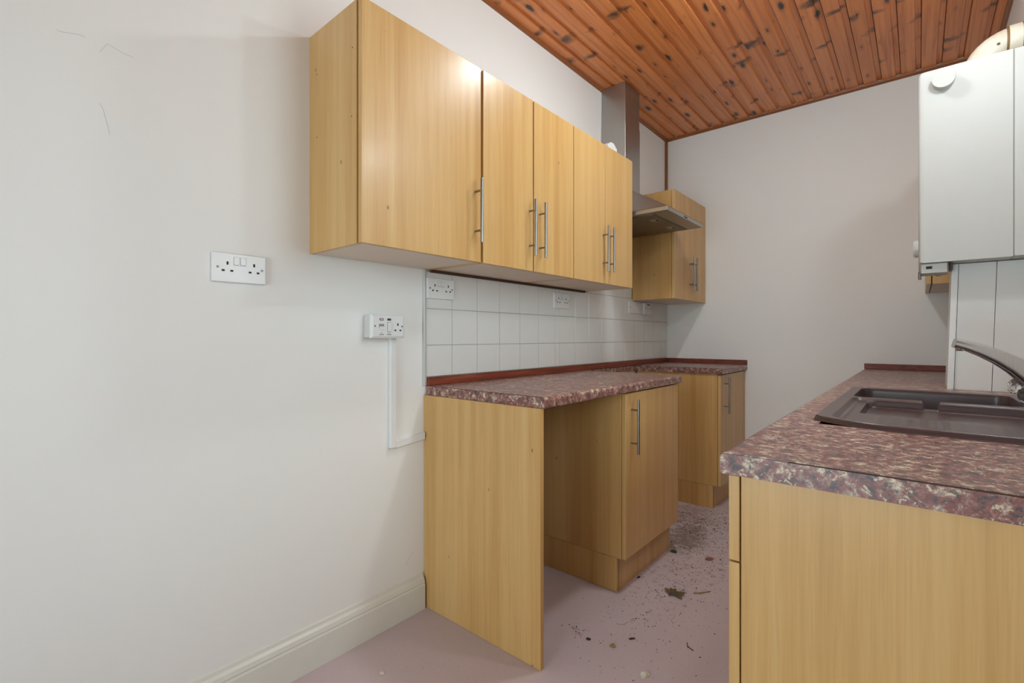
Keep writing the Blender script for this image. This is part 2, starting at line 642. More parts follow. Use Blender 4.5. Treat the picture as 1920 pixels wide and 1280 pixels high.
# first board against the left wall
prism('ceiling_board', [(XW + 0.002, ZC), (-16 * PITCH - 0.0145, ZC), (-16 * PITCH - 0.0115, ZC + 0.011),
                        (-16 * PITCH + 0.0093, ZC + 0.011), (-16 * PITCH + 0.0093, ZC + 0.0155), (XW + 0.002, ZC + 0.0155)],
      'y', YN, YB - 0.002, 'pine', ceiling)

# perimeter strips under the boards
q = 0.018
struct(prism('trim_1', [(XW, ZC), (XW + q, ZC), (XW + q * 0.9, ZC - q * 0.5), (XW + q * 0.5, ZC - q * 0.9), (XW, ZC - q)], 'y', YN, YB, 'trim'))
struct(prism('trim_2', [(YB, ZC), (YB - q, ZC), (YB - q * 0.9, ZC - q * 0.5), (YB - q * 0.5, ZC - q * 0.9), (YB, ZC - q)], 'x', XW, XR, 'trim'))
struct(prism('trim_3', [(XR, ZC), (XR - q, ZC), (XR - q * 0.9, ZC - q * 0.5), (XR - q * 0.5, ZC - q * 0.9), (XR, ZC - q)], 'y', YN, YB, 'trim'))
struct(box('trim_4', XW, XW + 0.014, YB - 0.03, YB, 2.118, ZC - q, 'trim', bev=0.002))

# skirting board on the left wall
sk = [(XW, 0), (XW + 0.022, 0), (XW + 0.022, 0.098), (XW + 0.019, 0.104), (XW + 0.020, 0.110), (XW + 0.016, 0.122),
      (XW + 0.009, 0.130), (XW + 0.006, 0.140), (XW, 0.142)]
struct(prism('baseboard_left', sk, 'y', YN, 1.262, 'skirt'))

# hairline cracks in the paint of the left wall
for line in (((0.166, 1.841), (0.17, 1.838), (0.207, 1.848), (0.217, 1.846)) ,
             ((0.244, 1.823), (0.259, 1.85), (0.288, 1.841), (0.311, 1.839)) ,
             ((0.244, 1.695), (0.251, 1.681), (0.264, 1.622)) ,
             ((1.180, 0.20), (1.205, 0.232), (1.222, 0.240))):
    tube('hairline_crack', [(XW + 0.0001, y, z) for y, z in line], 0.0004, 'crack', wall_left, 6)

# ---------------------------------------------------------------- tiles
ys = [1.280, 1.4255] + [1.581 + 0.1553 * i for i in range(5)] + [2.244] + [2.404 + 0.1565 * i for i in range(9)] + [YB - 0.002]
ys = [y for y in ys if y < YB - 0.02] + [YB - 0.002]
zs = [0.945, 1.0765, 1.2295, 1.384]
grout = box('tile_bed', XW, XW + 0.004, 1.279, YB, 0.944, 1.386, 'grout', wall_left)
for r in range(3):
    for a, b in zip(ys, ys[1:]):
        box('tile', XW, XW + 0.007, round(a + 0.0012, 4), round(b - 0.0012, 4), zs[r] + 0.0012, zs[r + 1] - 0.0012, 'tile', wall_left, bev=0.0012, seg=1)
box('tile_bed', XW, XW + 0.004, 2.55, 3.145, 1.386, 1.70, 'grout', wall_left)
up = [2.552] + [y for y in ys if 2.58 < y < 3.13] + [3.144]
for r in range(2):
    for a, b in zip(up, up[1:]):
        box('tile', XW, XW + 0.007, round(a + 0.0012, 4), round(b - 0.0012, 4), 1.384 + 0.1545 * r + 0.0012, 1.384 + 0.1545 * (r + 1) - 0.0012, 'tile', wall_left, bev=0.0012, seg=1)
tag(prism('tile_edge_strip', [(XW, 1.264), (XW + 0.010, 1.264), (XW + 0.012, 1.269), (XW + 0.0095, 1.274), (XW + 0.0095, 1.279), (XW, 1.279)],
          'z', 0.911, 1.39, 'edge_strip'), 'thin white edging strip closing the left end of the tiles', 'edging strip')

# ================================================================ shared fittings
HANDLES = []


def bar_handle(parent, x, y, zc, length=0.236, off=0.034, r=0.006):
    """vertical bar handle standing off a door whose front is at x, facing +x"""
    h = tube('handle', [(x + off, y, zc - length / 2), (x + off, y, zc + length / 2)], r, 'handle', parent, 16)
    for s in (-1, 1):
        z = zc + s * (length / 2 - 0.045)
        tube('handle_post', [(x, y, z), (x + off - 0.003, y, z)], 0.0042, 'handle', h, 12)
    return h


T = 0.018


def carcass(root, xb, xf, y0, y1, z0, z1, under='underside', shelf=True):
    """open-fronted box: two sides, top, bottom, back"""
    box('side_panel', xb, xf, y0, y0 + T, z0, z1, 'beech', root, 0.0008, 1)
    box('side_panel', xb, xf, y1 - T, y1, z0, z1, 'beech', root, 0.0008, 1)
    box('bottom_panel', xb + 0.004, xf, y0 + T, y1 - T, z0 + 0.001, z0 + T, under, root)
    box('top_panel', xb, xf, y0 + T, y1 - T, z1 - T, z1 - 0.0005, 'beech', root)
    box('back_panel', xb, xb + 0.006, y0 + T, y1 - T, z0 + T, z1 - T, 'underside', root)


# ================================================================ wall cabinets on the left wall
XC, XD = -1.2735, -1.250            # carcass front, door front
ZB, ZT = 1.390, 2.117


def door(root, y0, y1, z0, z1, xf, gap=0.0018):
    d = box('door', xf - 0.018, xf, y0 + gap, y1 - gap, z0, z1, 'beech', root, 0.0012, 2)
    return d


c1 = thing('wall_cabinet', 'single-door beech wall cabinet nearest the camera, at the bare wall end of the row', 'cabinet', (-1.41, 1.04, ZB), 'beech wall cabinets')
carcass(c1, XW, XC, 0.785, 1.297, ZB, ZT)
d = door(c1, 0.785, 1.2935, ZB, ZT, XD)
bar_handle(d, XD, 1.262, 1.575, 0.236)
c2 = thing('wall_cabinet', 'middle double-door beech wall cabinet in the row above the tiles', 'cabinet', (-1.41, 1.62, ZB), 'beech wall cabinets')
carcass(c2, XW, XC, 1.2995, 1.925, ZB, ZT)
d = door(c2, 1.3030, 1.6110, ZB, ZT, XD)
bar_handle(d, XD, 1.585, 1.568, 0.236)
d = door(c2, 1.6155, 1.925, ZB, ZT, XD)
bar_handle(d, XD, 1.655, 1.568, 0.236)
c3 = thing('wall_cabinet', 'double-door beech wall cabinet beside the extractor hood, far end of the row', 'cabinet', (-1.41, 2.23, ZB), 'beech wall cabinets')
carcass(c3, XW, XC, 1.9265, 2.539, ZB, ZT)
d = door(c3, 1.9265, 2.2265, ZB, ZT, XD)
bar_handle(d, XD, 2.202, 1.568, 0.236)
d = door(c3, 2.2275, 2.539, ZB, ZT, XD)
bar_handle(d, XD, 2.262, 1.568, 0.236)

# dark packing strip along the wall under the row
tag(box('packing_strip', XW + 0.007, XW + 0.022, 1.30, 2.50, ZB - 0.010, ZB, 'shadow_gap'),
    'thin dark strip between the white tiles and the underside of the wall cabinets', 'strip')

# corner wall cabinet at the far end
c4 = thing('wall_cabinet', 'small double-door beech wall cabinet in the far corner beyond the hood', 'cabinet', (-1.41, 3.46, 1.372), 'beech wall cabinets')
carcass(c4, XW + 0.007, -1.268, 3.15, YB - 0.002, 1.372, 2.106)
d = door(c4, 3.15, 3.457, 1.372, 2.106, -1.248)
bar_handle(d, -1.248, 3.43, 1.56, 0.236)
d = door(c4, 3.459, YB - 0.002, 1.372, 2.106, -1.248)
bar_handle(d, -1.248, 3.49, 1.56, 0.236)

# old screw holes in the near side of the first cabinet
sp_ = [o for o in c1.children if o.name.startswith('side_panel')][0]
for (hx, hz) in ((-1.296, 1.980), (-1.510, 1.975), (-1.300, 1.775), (-1.510, 1.768)):
    lathe('screw_hole', (hx, 0.7852, hz), (0, -1, 0), [(0, 0.0022), (0.0006, 0.0022)], 'shadow_gap', sp_, 10)

# ================================================================ extractor hood
hood = thing('extractor_hood', 'stainless steel chimney extractor hood between the wall cabinets', 'extractor hood', (-1.3, 2.85, 1.80))
HX, HY0, HY1 = -1.055, 2.562, 3.135
HZ = 1.813
CX, CY0, CY1 = -1.390, 2.725, 2.93
hw = XW + 0.008
bm = bmesh.new()
lo = [bm.verts.new(p) for p in ((hw, HY0, HZ + 0.024), (HX, HY0, HZ + 0.024), (HX, HY1, HZ + 0.024), (hw, HY1, HZ + 0.024))]
hi = [bm.verts.new(p) for p in ((hw, CY0, 2.04), (CX, CY0, 2.04), (CX, CY1, 2.04), (hw, CY1, 2.04))]
for i in range(4):
    bm.faces.new((lo[i], lo[(i + 1) % 4], hi[(i + 1) % 4], hi[i]))
bm.faces.new(lo[::-1])
bm.faces.new(hi)
from_bm('canopy', bm, 'steel', hood)
box('lip', hw, HX, HY0, HY1, HZ, HZ + 0.0235, 'steel', hood, 0.002, 2)
u = box('underside_plate', hw + 0.03, HX - 0.09, HY0 + 0.03, HY1 - 0.03, HZ - 0.003, HZ + 0.001, 'filter', hood)
for (a, b) in ((HY0 + 0.04, 2.846), (2.852, HY1 - 0.04)):
    f = box('grease_filter', hw + 0.06, HX - 0.10, a, b, HZ - 0.007, HZ - 0.003, 'filter', hood, 0.001, 1)
    m = (a + b) / 2
    box('filter_latch', HX - 0.165, HX - 0.115, m - 0.03, m + 0.03, HZ - 0.0085, HZ - 0.007, 'grey_metal', f)
    box('latch_slot', HX - 0.135, HX - 0.118, m - 0.014, m + 0.014, HZ - 0.0095, HZ - 0.0085, 'black', f)
box('chimney', hw - 0.006, CX, CY0, CY1, 2.04, 2.46, 'steel', hood, 0.0015, 1)
box('upper_chimney', hw - 0.006, CX - 0.0025, CY0 + 0.0025, CY1 - 0.0025, 2.458, ZC - 0.0005, 'steel', hood, 0.001, 1)
# printed maker's mark on the front lip: a tall first stroke and a run of low ones
x = HX + 0.0003
marks = [(0.0, 0.006, 0.013), (0.008, 0.004, 0.009), (0.014, 0.007, 0.0075), (0.023, 0.007, 0.0075), (0.032, 0.006, 0.0075), (0.040, 0.008, 0.0085)]
bm = bmesh.new()
for (o_, w_, h_) in marks:
    bbox(bm, x - 0.0006, x + 0.0004, 2.815 + o_, 2.815 + o_ + w_, HZ + 0.006, HZ + 0.006 + h_)
from_bm('printed_mark', bm, 'logo', hood)

# white plastic block lying on top of the third cabinet
wb = prism('plastic_block', [(2.30, 2.117), (2.40, 2.117), (2.40, 2.150), (2.365, 2.172), (2.335, 2.172), (2.30, 2.150)], 'x', -1.35, -1.275, 'plastic')
tag(wb, 'small white plastic block lying on top of the wall cabinets beside the hood', 'plastic block')

# ================================================================ sockets


def holes(parent, x, cy, cz, s=1.0):
    def hb(dy, dz, w_, h_):
        box('pin_hole', x - 0.001, x + 0.0006, cy + dy - w_ / 2, cy + dy + w_ / 2, cz + dz - h_ / 2, cz + dz + h_ / 2, 'black', parent)
    hb(0, 0.011, 0.0052, 0.0095)
    hb(-0.0115, -0.011, 0.0078, 0.0055)
    hb(0.0115, -0.011, 0.0078, 0.0055)


def double_socket(yc, zc, label, x=XW, back=0.010):
    t = thing('double_socket', label, 'socket', (x, yc, zc), 'double sockets')
    box('plate', x, x + back, yc - 0.0745, yc + 0.0745, zc - 0.043, zc + 0.043, 'plastic', t, 0.0025, 2)
    xs = x + back
    holes(t, xs, yc - 0.0345, zc + 0.002)
    holes(t, xs, yc + 0.0395, zc + 0.002)
    for dy in (-0.0105, 0.0085):
        box('switch_surround', xs - 0.001, xs + 0.0003, yc + dy - 0.0078, yc + dy + 0.0078, zc + 0.008, zc + 0.033, 'switch_line', t)
        box('switch', xs - 0.001, xs + 0.002, yc + dy - 0.0066, yc + dy + 0.0072, zc + 0.0095, zc + 0.0325, 'plastic', t, 0.0008, 1)
    for dy in (-0.0605, 0.0625):
        lathe('screw', (xs - 0.001, yc + dy, zc + 0.0), (1, 0, 0), [(0, 0.0036), (0.0013, 0.0036), (0.0016, 0.003)], 'screw', t, 14)
    return t


double_socket(0.5655, 1.3155, 'white double socket on the bare wall, leftmost of the sockets')
double_socket(1.3535, 1.3145, 'white double socket at the left end of the tiles under the cabinets', XW + 0.006)
double_socket(2.258, 1.316, 'white double socket in the middle of the tiled wall', XW + 0.006)

# cooker switch and socket on a deep surface box, with trunking
cs = thing('cooker_switch', 'white cooker switch with socket and red neons on a deep surface box', 'switch', (XW, 1.075, 1.15))
CYC, CZC = 1.0635, 1.151
box('back_box', XW, XW + 0.040, CYC - 0.072, CYC + 0.072, CZC - 0.0425, CZC + 0.0425, 'socket_side', cs, 0.003, 2)
bm = bmesh.new()
o1 = [bm.verts.new((XW + 0.040, CYC + a * 0.074, CZC + b * 0.0445)) for a, b in ((-1, -1), (1, -1), (1, 1), (-1, 1))]
o2 = [bm.verts.new((XW + 0.046, CYC + a * 0.074, CZC + b * 0.0445)) for a, b in ((-1, -1), (1, -1), (1, 1), (-1, 1))]
o3 = [bm.verts.new((XW + 0.052, CYC + a * 0.066, CZC + b * 0.0365)) for a, b in ((-1, -1), (1, -1), (1, 1), (-1, 1))]
for A, B in ((o1, o2), (o2, o3)):
    for i in range(4):
        bm.faces.new((A[i], A[(i + 1) % 4], B[(i + 1) % 4], B[i]))
bm.faces.new(o1[::-1])
bm.faces.new(o3)
from_bm('face_plate', bm, 'plastic', cs)
xs = XW + 0.052
holes(cs, xs, CYC + 0.0415, CZC - 0.004)
for dy, nm in ((-0.031, 'neon'), (0.002, 'neon')):
    box(nm, xs - 0.001, xs + 0.0012, CYC + dy - 0.008, CYC + dy + 0.008, CZC + 0.021, CZC + 0.029, 'neon', cs)
box('neon_window', xs, xs + 0.0016, CYC - 0.0365, CYC - 0.0255, CZC + 0.0235, CZC + 0.0268, 'plastic', cs)
box('cooker_rocker_recess', xs - 0.001, xs + 0.0006, CYC - 0.042, CYC - 0.020, CZC - 0.008, CZC + 0.008, 'switch_line', cs)
box('cooker_rocker', xs - 0.001, xs + 0.004, CYC - 0.040, CYC - 0.021, CZC - 0.0145, CZC - 0.001, 'plastic', cs, 0.001, 1)
box('switch_surround', xs - 0.001, xs + 0.0005, CYC - 0.0065, CYC + 0.0105, CZC - 0.021, CZC + 0.015, 'switch_line', cs)
box('switch', xs - 0.001, xs + 0.003, CYC - 0.0045, CYC + 0.0105, CZC - 0.0195, CZC + 0.0135, 'plastic', cs, 0.001, 1)
for dy in (-0.031, 0.002):
    box('printed_word', xs - 0.0005, xs + 0.0003, CYC + dy - 0.010, CYC + dy + 0.010, CZC - 0.0325, CZC - 0.0295, 'print', cs)
    box('printed_word', xs - 0.0005, xs + 0.0003, CYC + dy - 0.005, CYC + dy + 0.005, CZC - 0.0265, CZC - 0.0245, 'print', cs)
for dy in (-0.0585, 0.0605):
    lathe('screw', (xs - 0.001, CYC + dy, CZC), (1, 0, 0), [(0, 0.0034), (0.0012, 0.0034), (0.0015, 0.003)], 'screw', cs, 14)

tr = thing('cable_trunking', 'white trunking dropping from the cooker switch and turning towards the end panel', 'trunking', (XW, 1.12, 0.69))
box('vertical_run', XW, XW + 0.016, 1.099, 1.124, 0.682, CZC - 0.044, 'plastic', tr, 0.0015, 1)
bm = bmesh.new()
for (y_, za, zb) in ((1.124, 0.681, 0.706), (1.300, 0.693, 0.720)):
    for x_ in (XW, XW + 0.016):
        for z_ in (za, zb):
            bm.verts.new((x_, y_, z_))
bm.verts.ensure_lookup_table()
for f in ((0, 1, 3, 2), (4, 6, 7, 5), (0, 4, 5, 1), (2, 3, 7, 6), (0, 2, 6, 4), (1, 5, 7, 3)):
    bm.faces.new([bm.verts[i] for i in f])
for v in bm.verts:
    if v.co.y > 1.2:
        v.co.y = 1.266
from_bm('horizontal_run', bm, 'plastic', tr)

# fused switch in the far corner, half hidden by the cabinet
fs = thing('fused_switch', 'blank plate and switched outlet with a dark neon under the far corner cabinet', 'switch', (XW + 0.006, 3.25, 1.32))
box('plate', XW + 0.006, XW + 0.016, 3.085, 3.30, 1.279, 1.362, 'plastic', fs, 0.002, 1)
box('outlet', XW + 0.006, XW + 0.030, 3.302, 3.425, 1.277, 1.362, 'plastic', fs, 0.004, 2)
box('neon', XW + 0.029, XW + 0.0315, 3.345, 3.395, 1.345, 1.354, 'neon', fs)
lathe('screw', (XW + 0.016, 3.105, 1.322), (1, 0, 0), [(0, 0.004), (0.0012, 0.004)], 'screw', fs, 12)
for dy in (3.325, 3.405):
    lathe('screw', (XW + 0.030, dy, 1.322), (1, 0, 0), [(0, 0.005), (0.0012, 0.005)], 'screw', fs, 12)
box('switch', XW + 0.029, XW + 0.033, 3.352, 3.385, 1.305, 1.338, 'plastic', fs, 0.001, 1)

# ================================================================ left base run
WTZ, WTH = 0.910, 0.038


def worktop(name, x0, x1, y0, y1, label, front=1, ends=(True, True)):
    """post-formed worktop: rounded front edge on the +x side (front=1) or the -x side (front=-1)"""
    r = 0.012
    z0, z1 = WTZ - WTH, WTZ
    prof = []
    if front == 1:
        prof = [(x0, z0), (x1 - r * 0.5, z0)]
        for k in range(5):
            a = -math.pi / 2 + math.pi / 2 * k / 4
            prof.append((x1 - r * 0.5 + math.cos(a) * r * 0.5, z0 + r * 0.5 + math.sin(a) * r * 0.5))
        for k in range(6):
            a = math.pi / 2 * k / 5
            prof.append((x1 - r + math.cos(a) * r, z1 - r + math.sin(a) * r))
        prof.append((x0, z1))
    else:
        prof = [(x1, z0), (x0 + r * 0.5, z0)]
        for k in range(5):
            a = -math.pi / 2 - math.pi / 2 * k / 4
            prof.append((x0 + r * 0.5 + math.cos(a) * r * 0.5, z0 + r * 0.5 + math.sin(a) * r * 0.5))
        for k in range(6):
            a = math.pi - math.pi / 2 * k / 5
            prof.append((x0 + r + math.cos(a) * r, z1 - r + math.sin(a) * r))
        prof.append((x1, z1))
    t = thing(name, label, 'worktop', ((x0 + x1) / 2, (y0 + y1) / 2, z0))
    prism('slab', prof, 'y', y0, y1, 'granite', t, True)
    for on, y, s in ((ends[0], y0, -1), (ends[1], y1, 1)):
        if on:
            prism('end_strip', [(px, min(pz, WTZ - 0.0022)) for px, pz in prof], 'y', y + s * 0.0002, y + s * 0.0022, 'granite', t)
            prism('glue_line', [(px * 0.999 + 0.001 * (x0 + x1) / 2, min(max(pz, WTZ - 0.003), WTZ - 0.0008)) for px, pz in prof if pz > WTZ - 0.02] , 'y', y, y + s * 0.0012, 'shadow_gap', t)
    return t


worktop('worktop', XW + 0.0005, -0.945, 1.283, 2.480, 'speckled granite-effect worktop over the open appliance space, left run')
worktop('worktop', XW + 0.0005, -0.950, 3.192, YB - 0.0005, 'short speckled granite-effect worktop in the far left corner', ends=(True, False))
tag(box('worktop_offcut', XW, XW + 0.018, 2.484, 3.188, WTZ - 0.036, WTZ - 0.002, 'granite', bev=0.001, seg=1),
    'narrow speckled strip on the wall across the cooker gap', 'worktop strip')

# end panel
tag(box('end_panel', XW + 0.001, -0.9565, 1.272, 1.2905, 0.0005, WTZ - WTH - 0.0005, 'beech', bev=0.001, seg=1),
    'tall beech end panel carrying the near end of the left worktop', 'panel')


def base_unit(label, y0, y1, xd, handle_y, z_handle, plinth_dx=0.045):
    t = thing('base_cabinet', label, 'cabinet', ((XW + xd) / 2, (y0 + y1) / 2, 0.0), 'beech base cabinets')
    xc = xd - 0.020
    zt = WTZ - WTH - 0.0005
    carcass(t, XW + 0.02, xc, y0, y1, 0.150, zt, 'beech')
    d = box('door', xd - 0.018, xd, y0 + 0.002, y1 - 0.002, 0.152, zt - 0.006, 'beech', t, 0.0012, 2)
    bar_handle(d, xd, handle_y, z_handle, 0.236)
    p = box('plinth', xd - plinth_dx - 0.016, xd - plinth_dx, y0 + 0.016, y1 - 0.004, 0.0005, 0.149, 'beech', t, 0.001, 1)
    box('side_plinth', XW + 0.02, xd - plinth_dx, y0 + 0.0005, y0 + 0.0155, 0.0005, 0.1485, 'beech', t, 0.001, 1)
    box('plinth_joint', xd - plinth_dx - 0.001, xd - plinth_dx + 0.0008, y0 + 0.0145, y0 + 0.017, 0.0006, 0.147, 'shadow_gap', t)
    return t


base_unit('beech base cabinet with one door between the appliance space and the cooker gap', 1.880, 2.470, -0.9585, 1.935, 0.720, 0.042)
base_unit('beech base cabinet with one door and scuffed plinth in the far left corner', 3.200, YB - 0.001, -0.965, 3.265, 0.735, 0.050)

# red-brown upstands along the walls
for (a, b, lab) in ((1.281, 2.745, 'red-brown wooden upstand strip along the left worktop against the tiles'),
                    (2.748, YB - 0.001, 'dark red wooden upstand strip on the left wall past the cooker gap')):
    tag(box('upstand_strip', XW + 0.0075, XW + 0.022, a, b, WTZ + 0.0003, WTZ + 0.034, 'redwood', bev=0.0015, seg=1), lab, 'upstand', 'red-brown upstand strips')
tag(box('upstand_strip', XW + 0.0225, -0.950, YB - 0.014, YB, WTZ + 0.0003, WTZ + 0.034, 'redwood', bev=0.0015, seg=1),
    'dark red wooden upstand strip on the back wall above the far left corner worktop', 'upstand', 'red-brown upstand strips')
tag(box('upstand_strip', -0.262, XR - 0.001, YB - 0.014, YB, WTZ + 0.0003, WTZ + 0.034, 'redwood', bev=0.0015, seg=1),
    'dark red wooden upstand strip at the far end of the sink worktop', 'upstand', 'red-brown upstand strips')

# ================================================================ right base run
RX = -0.266
SX0, SX1, SY0, SY1 = -0.197, 0.300, 1.284, 2.256         # sink outline
rt = thing('worktop', 'long speckled granite-effect worktop with the brown sink let into it', 'worktop', (0.04, 2.3, WTZ - WTH))


def wt_piece(x0, x1, y0, y1, rounded):
    r = 0.012
    z0, z1 = WTZ - WTH, WTZ
    if rounded:
        prof = [(x1, z0), (x0 + r * 0.5, z0)]
        for k in range(5):
            a = -math.pi / 2 - math.pi / 2 * k / 4
            prof.append((x0 + r * 0.5 + math.cos(a) * r * 0.5, z0 + r * 0.5 + math.sin(a) * r * 0.5))
        for k in range(6):
            a = math.pi - math.pi / 2 * k / 5
            prof.append((x0 + r + math.cos(a) * r, z1 - r + math.sin(a) * r))
        prof.append((x1, z1))
    else:
        prof = [(x0, z0), (x1, z0), (x1, z1), (x0, z1)]
    return prof


# one slab with a cut-out for the sink, built from joined prisms in one mesh
bm = bmesh.new()


def add_prism(bm, prof, a, b):
    A = [bm.verts.new((p[0], a, p[1])) for p in prof]
    B = [bm.verts.new((p[0], b, p[1])) for p in prof]
    n = len(prof)
    for i in range(n):
        bm.faces.new((A[i], A[(i + 1) % n], B[(i + 1) % n], B[i]))
    bm.faces.new(A)
    bm.faces.new(B[::-1])


hx0, hx1, hy0, hy1 = SX0 + 0.02, SX1 - 0.02, SY0 + 0.02, SY1 - 0.02
add_prism(bm, wt_piece(RX, hx0, 0, 0, True), 0.879, YB - 0.001)
add_prism(bm, wt_piece(hx0, XR - 0.001, 0, 0, False), 0.879, hy0)
add_prism(bm, wt_piece(hx0, XR - 0.001, 0, 0, False), hy1, YB - 0.001)
add_prism(bm, wt_piece(hx1, XR - 0.001, 0, 0, False), hy0, hy1)
from_bm('slab', bm, 'granite', rt, True)
prof = wt_piece(RX, XR - 0.001, 0, 0, True)
prism('end_strip', [(px, min(pz, WTZ - 0.0028)) for px, pz in prof], 'y', 0.8766, 0.8788, 'granite', rt)
prism('glue_line', [(-0.16, WTZ - 0.0034), (XR - 0.02, WTZ - 0.0034), (XR - 0.02, WTZ - 0.0008), (-0.16, WTZ - 0.0015)], 'y', 0.8774, 0.8790, 'shadow_gap', rt)

rb = thing('base_cabinet', 'beech base cabinet with drawer at the near end of the sink worktop', 'cabinet', (0.05, 1.2, 0.0), 'beech base cabinets')
zt = WTZ - WTH - 0.0005
box('end_panel', -0.2345, XR - 0.002, 0.889, 0.907, 0.0005, zt, 'beech', rb, 0.001, 1)
box('drawer_front', -0.2555, -0.2375, 0.892, 1.485, 0.7185, zt - 0.004, 'beech', rb, 0.0012, 2)
dd = box('door', -0.2555, -0.2375, 0.892, 1.485, 0.152, 0.7155, 'beech', rb, 0.0012, 2)
box('side_panel', -0.2345, XR - 0.002, 1.470, 1.4875, 0.15, zt - 0.10, 'beech', rb)
box('bottom_panel', -0.2345, XR - 0.002, 0.9075, 1.4695, 0.15, 0.168, 'beech', rb)
box('plinth', -0.20, -0.185, 0.9075, 1.487, 0.0005, 0.149, 'beech', rb)
h = tube('handle', [(-0.2895, 1.070, 0.79), (-0.2895, 1.306, 0.79)], 0.006, 'handle', rb, 16)
for y_ in (1.115, 1.261):
    tube('handle_post', [(-0.2555, y_, 0.79), (-0.2865, y_, 0.79)], 0.0042, 'handle', h, 12)
for i, (a, b, lab) in enumerate(((1.4885, 2.40, 'beech base cabinet under the sink bowl, hidden side of the passage'),
                                 (2.4015, YB - 0.001, 'beech base cabinet at the far end of the sink worktop'))):
    t = thing('base_cabinet', lab, 'cabinet', (0.05, (a + b) / 2, 0.0), 'beech base cabinets')
    box('side_panel', -0.2345, XR - 0.002, a, a + T, 0.15, zt - (0.18 if i == 0 else 0), 'beech', t)
    box('side_panel', -0.2345, XR - 0.002, b - T, b, 0.15, zt - (0.18 if i == 0 else 0), 'beech', t)
    box('bottom_panel', -0.2345, XR - 0.002, a + T, b - T, 0.15, 0.168, 'beech', t)
    m = (a + b) / 2
    for (p, q_, hy) in ((a, m, m - 0.05), (m, b, m + 0.05)):
        d = box('door', -0.2555, -0.2375, p + 0.0015, q_ - 0.0015, 0.152, zt - 0.004, 'beech', t, 0.0012, 2)
        hh = tube('handle', [(-0.2895, hy, 0.60), (-0.2895, hy, 0.836)], 0.006, 'handle', d, 12)
        for z_ in (0.645, 0.791):
            tube('handle_post', [(-0.2555, hy, z_), (-0.2865, hy, z_)], 0.0042, 'handle', hh, 10)
    box('plinth', -0.20, -0.185, a, b, 0.0005, 0.149, 'beech', t)

# ---------------------------------------------------------------- sink as a moulded height field


def sstep(a, b, v):
    t_ = min(1, max(0, (v - a) / (b - a)))
    return t_ * t_ * (3 - 2 * t_)


def inside(v, a, b, s):
    return sstep(a, a + s, v) * (1 - sstep(b - s, b, v))


def rrect(x, y, x0, x1, y0, y1, r, s):
    """1 inside a rounded rectangle, falling to 0 over width s at its edge"""
    cx, cy = (x0 + x1) / 2, (y0 + y1) / 2
    dx, dy = abs(x - cx) - (x1 - x0) / 2 + r, abs(y - cy) - (y1 - y0) / 2 + r
    d_ = math.hypot(max(dx, 0), max(dy, 0)) + min(max(dx, dy), 0) - r
    return 1 - sstep(-s, 0, d_)


def sink_h(x, y):
    top = WTZ + 0.012
    z = top
    # drainer and tray field
    f = rrect(x, y, -0.160, 0.262, 1.312, 1.850, 0.03, 0.012)
    z -= 0.009 * f
    inner = rrect(x, y, -0.143, 0.255, 1.325, 1.835, 0.025, 0.008)
    z -= 0.003 * inner
    ridge = 0.0016 * (0.5 + 0.5 * math.cos((x + 0.1) / 0.026 * 2 * math.pi))
    z += ridge * inside(y, 1.33, 1.53, 0.03) * inside(x, -0.10, 0.25, 0.03)
    # tray in front of the bowl, one step lower
    tray = rrect(x, y, -0.120, 0.240, 1.555, 1.842, 0.025, 0.006)
    z -= 0.016 * tray
    # bowl
    b = rrect(x, y, -0.160, 0.222, 1.866, 2.196, 0.035, 0.010)
    z = z * (1 - b) + (top - 0.165) * b
    # notch through the dividing wall
    n_ = inside(x, 0.008, 0.048, 0.008) * inside(y, 1.82, 1.885, 0.004)
    if n_ > 0 and z > top - 0.024:
        z = z * (1 - n_) + (top - 0.024) * n_
    # outer edge rolls down to the worktop
    e = rrect(x, y, SX0, SX1, SY0, SY1, 0.03, 0.008)
    z = (WTZ + 0.0006) * (1 - e) + z * e
    return z


bm = bmesh.new()


def ticks(a, b, extra, n):
    s = set(round(a + (b - a) * i / n, 5) for i in range(n + 1))
    for c in extra:
        for k in range(-4, 5):
            v = c + k * 0.0025
            if a <= v <= b:
                s.add(round(v, 5))
    return sorted(s)


gx = ticks(SX0, SX1, (-0.157, -0.139, -0.086, 0.012, 0.044, 0.218, 0.236, 0.258, SX0 + 0.004, SX1 - 0.004), 90)
gy = ticks(SY0, SY1, (1.32, 1.335, 1.559, 1.838, 1.846, 1.87, 1.885, 2.19, SY0 + 0.004, SY1 - 0.004), 110)


def warp(x, y):
    # the near left corner is cut back, corners are round
    cut = max(0, 1 - (x - SX0) / 0.17)
    yy = y + 0.075 * cut ** 2 * max(0, 1 - (y - SY0) / 0.25)
    return x, yy


grid = []
for y in gy:
    row = []
    for x in gx:
        wx, wy = warp(x, y)
        row.append(bm.verts.new((wx, wy, sink_h(x, y))))
    grid.append(row)
for j in range(len(gy) - 1):
    for i in range(len(gx) - 1):
        bm.faces.new((grid[j][i], grid[j][i + 1], grid[j + 1][i + 1], grid[j + 1][i]))
sink = thing('sink', 'dark brown composite sink with bowl and ridged drainer in the right worktop', 'sink', (0.05, 1.77, WTZ))
so = from_bm('basin', bm, 'sink', sink, True)
lathe('waste', (0.03, 2.03, WTZ + 0.012 - 0.1655), (0, 0, 1), [(0, 0.045), (0.004, 0.043), (0.004, 0.032), (0.001, 0.02)], 'chrome', sink, 24)

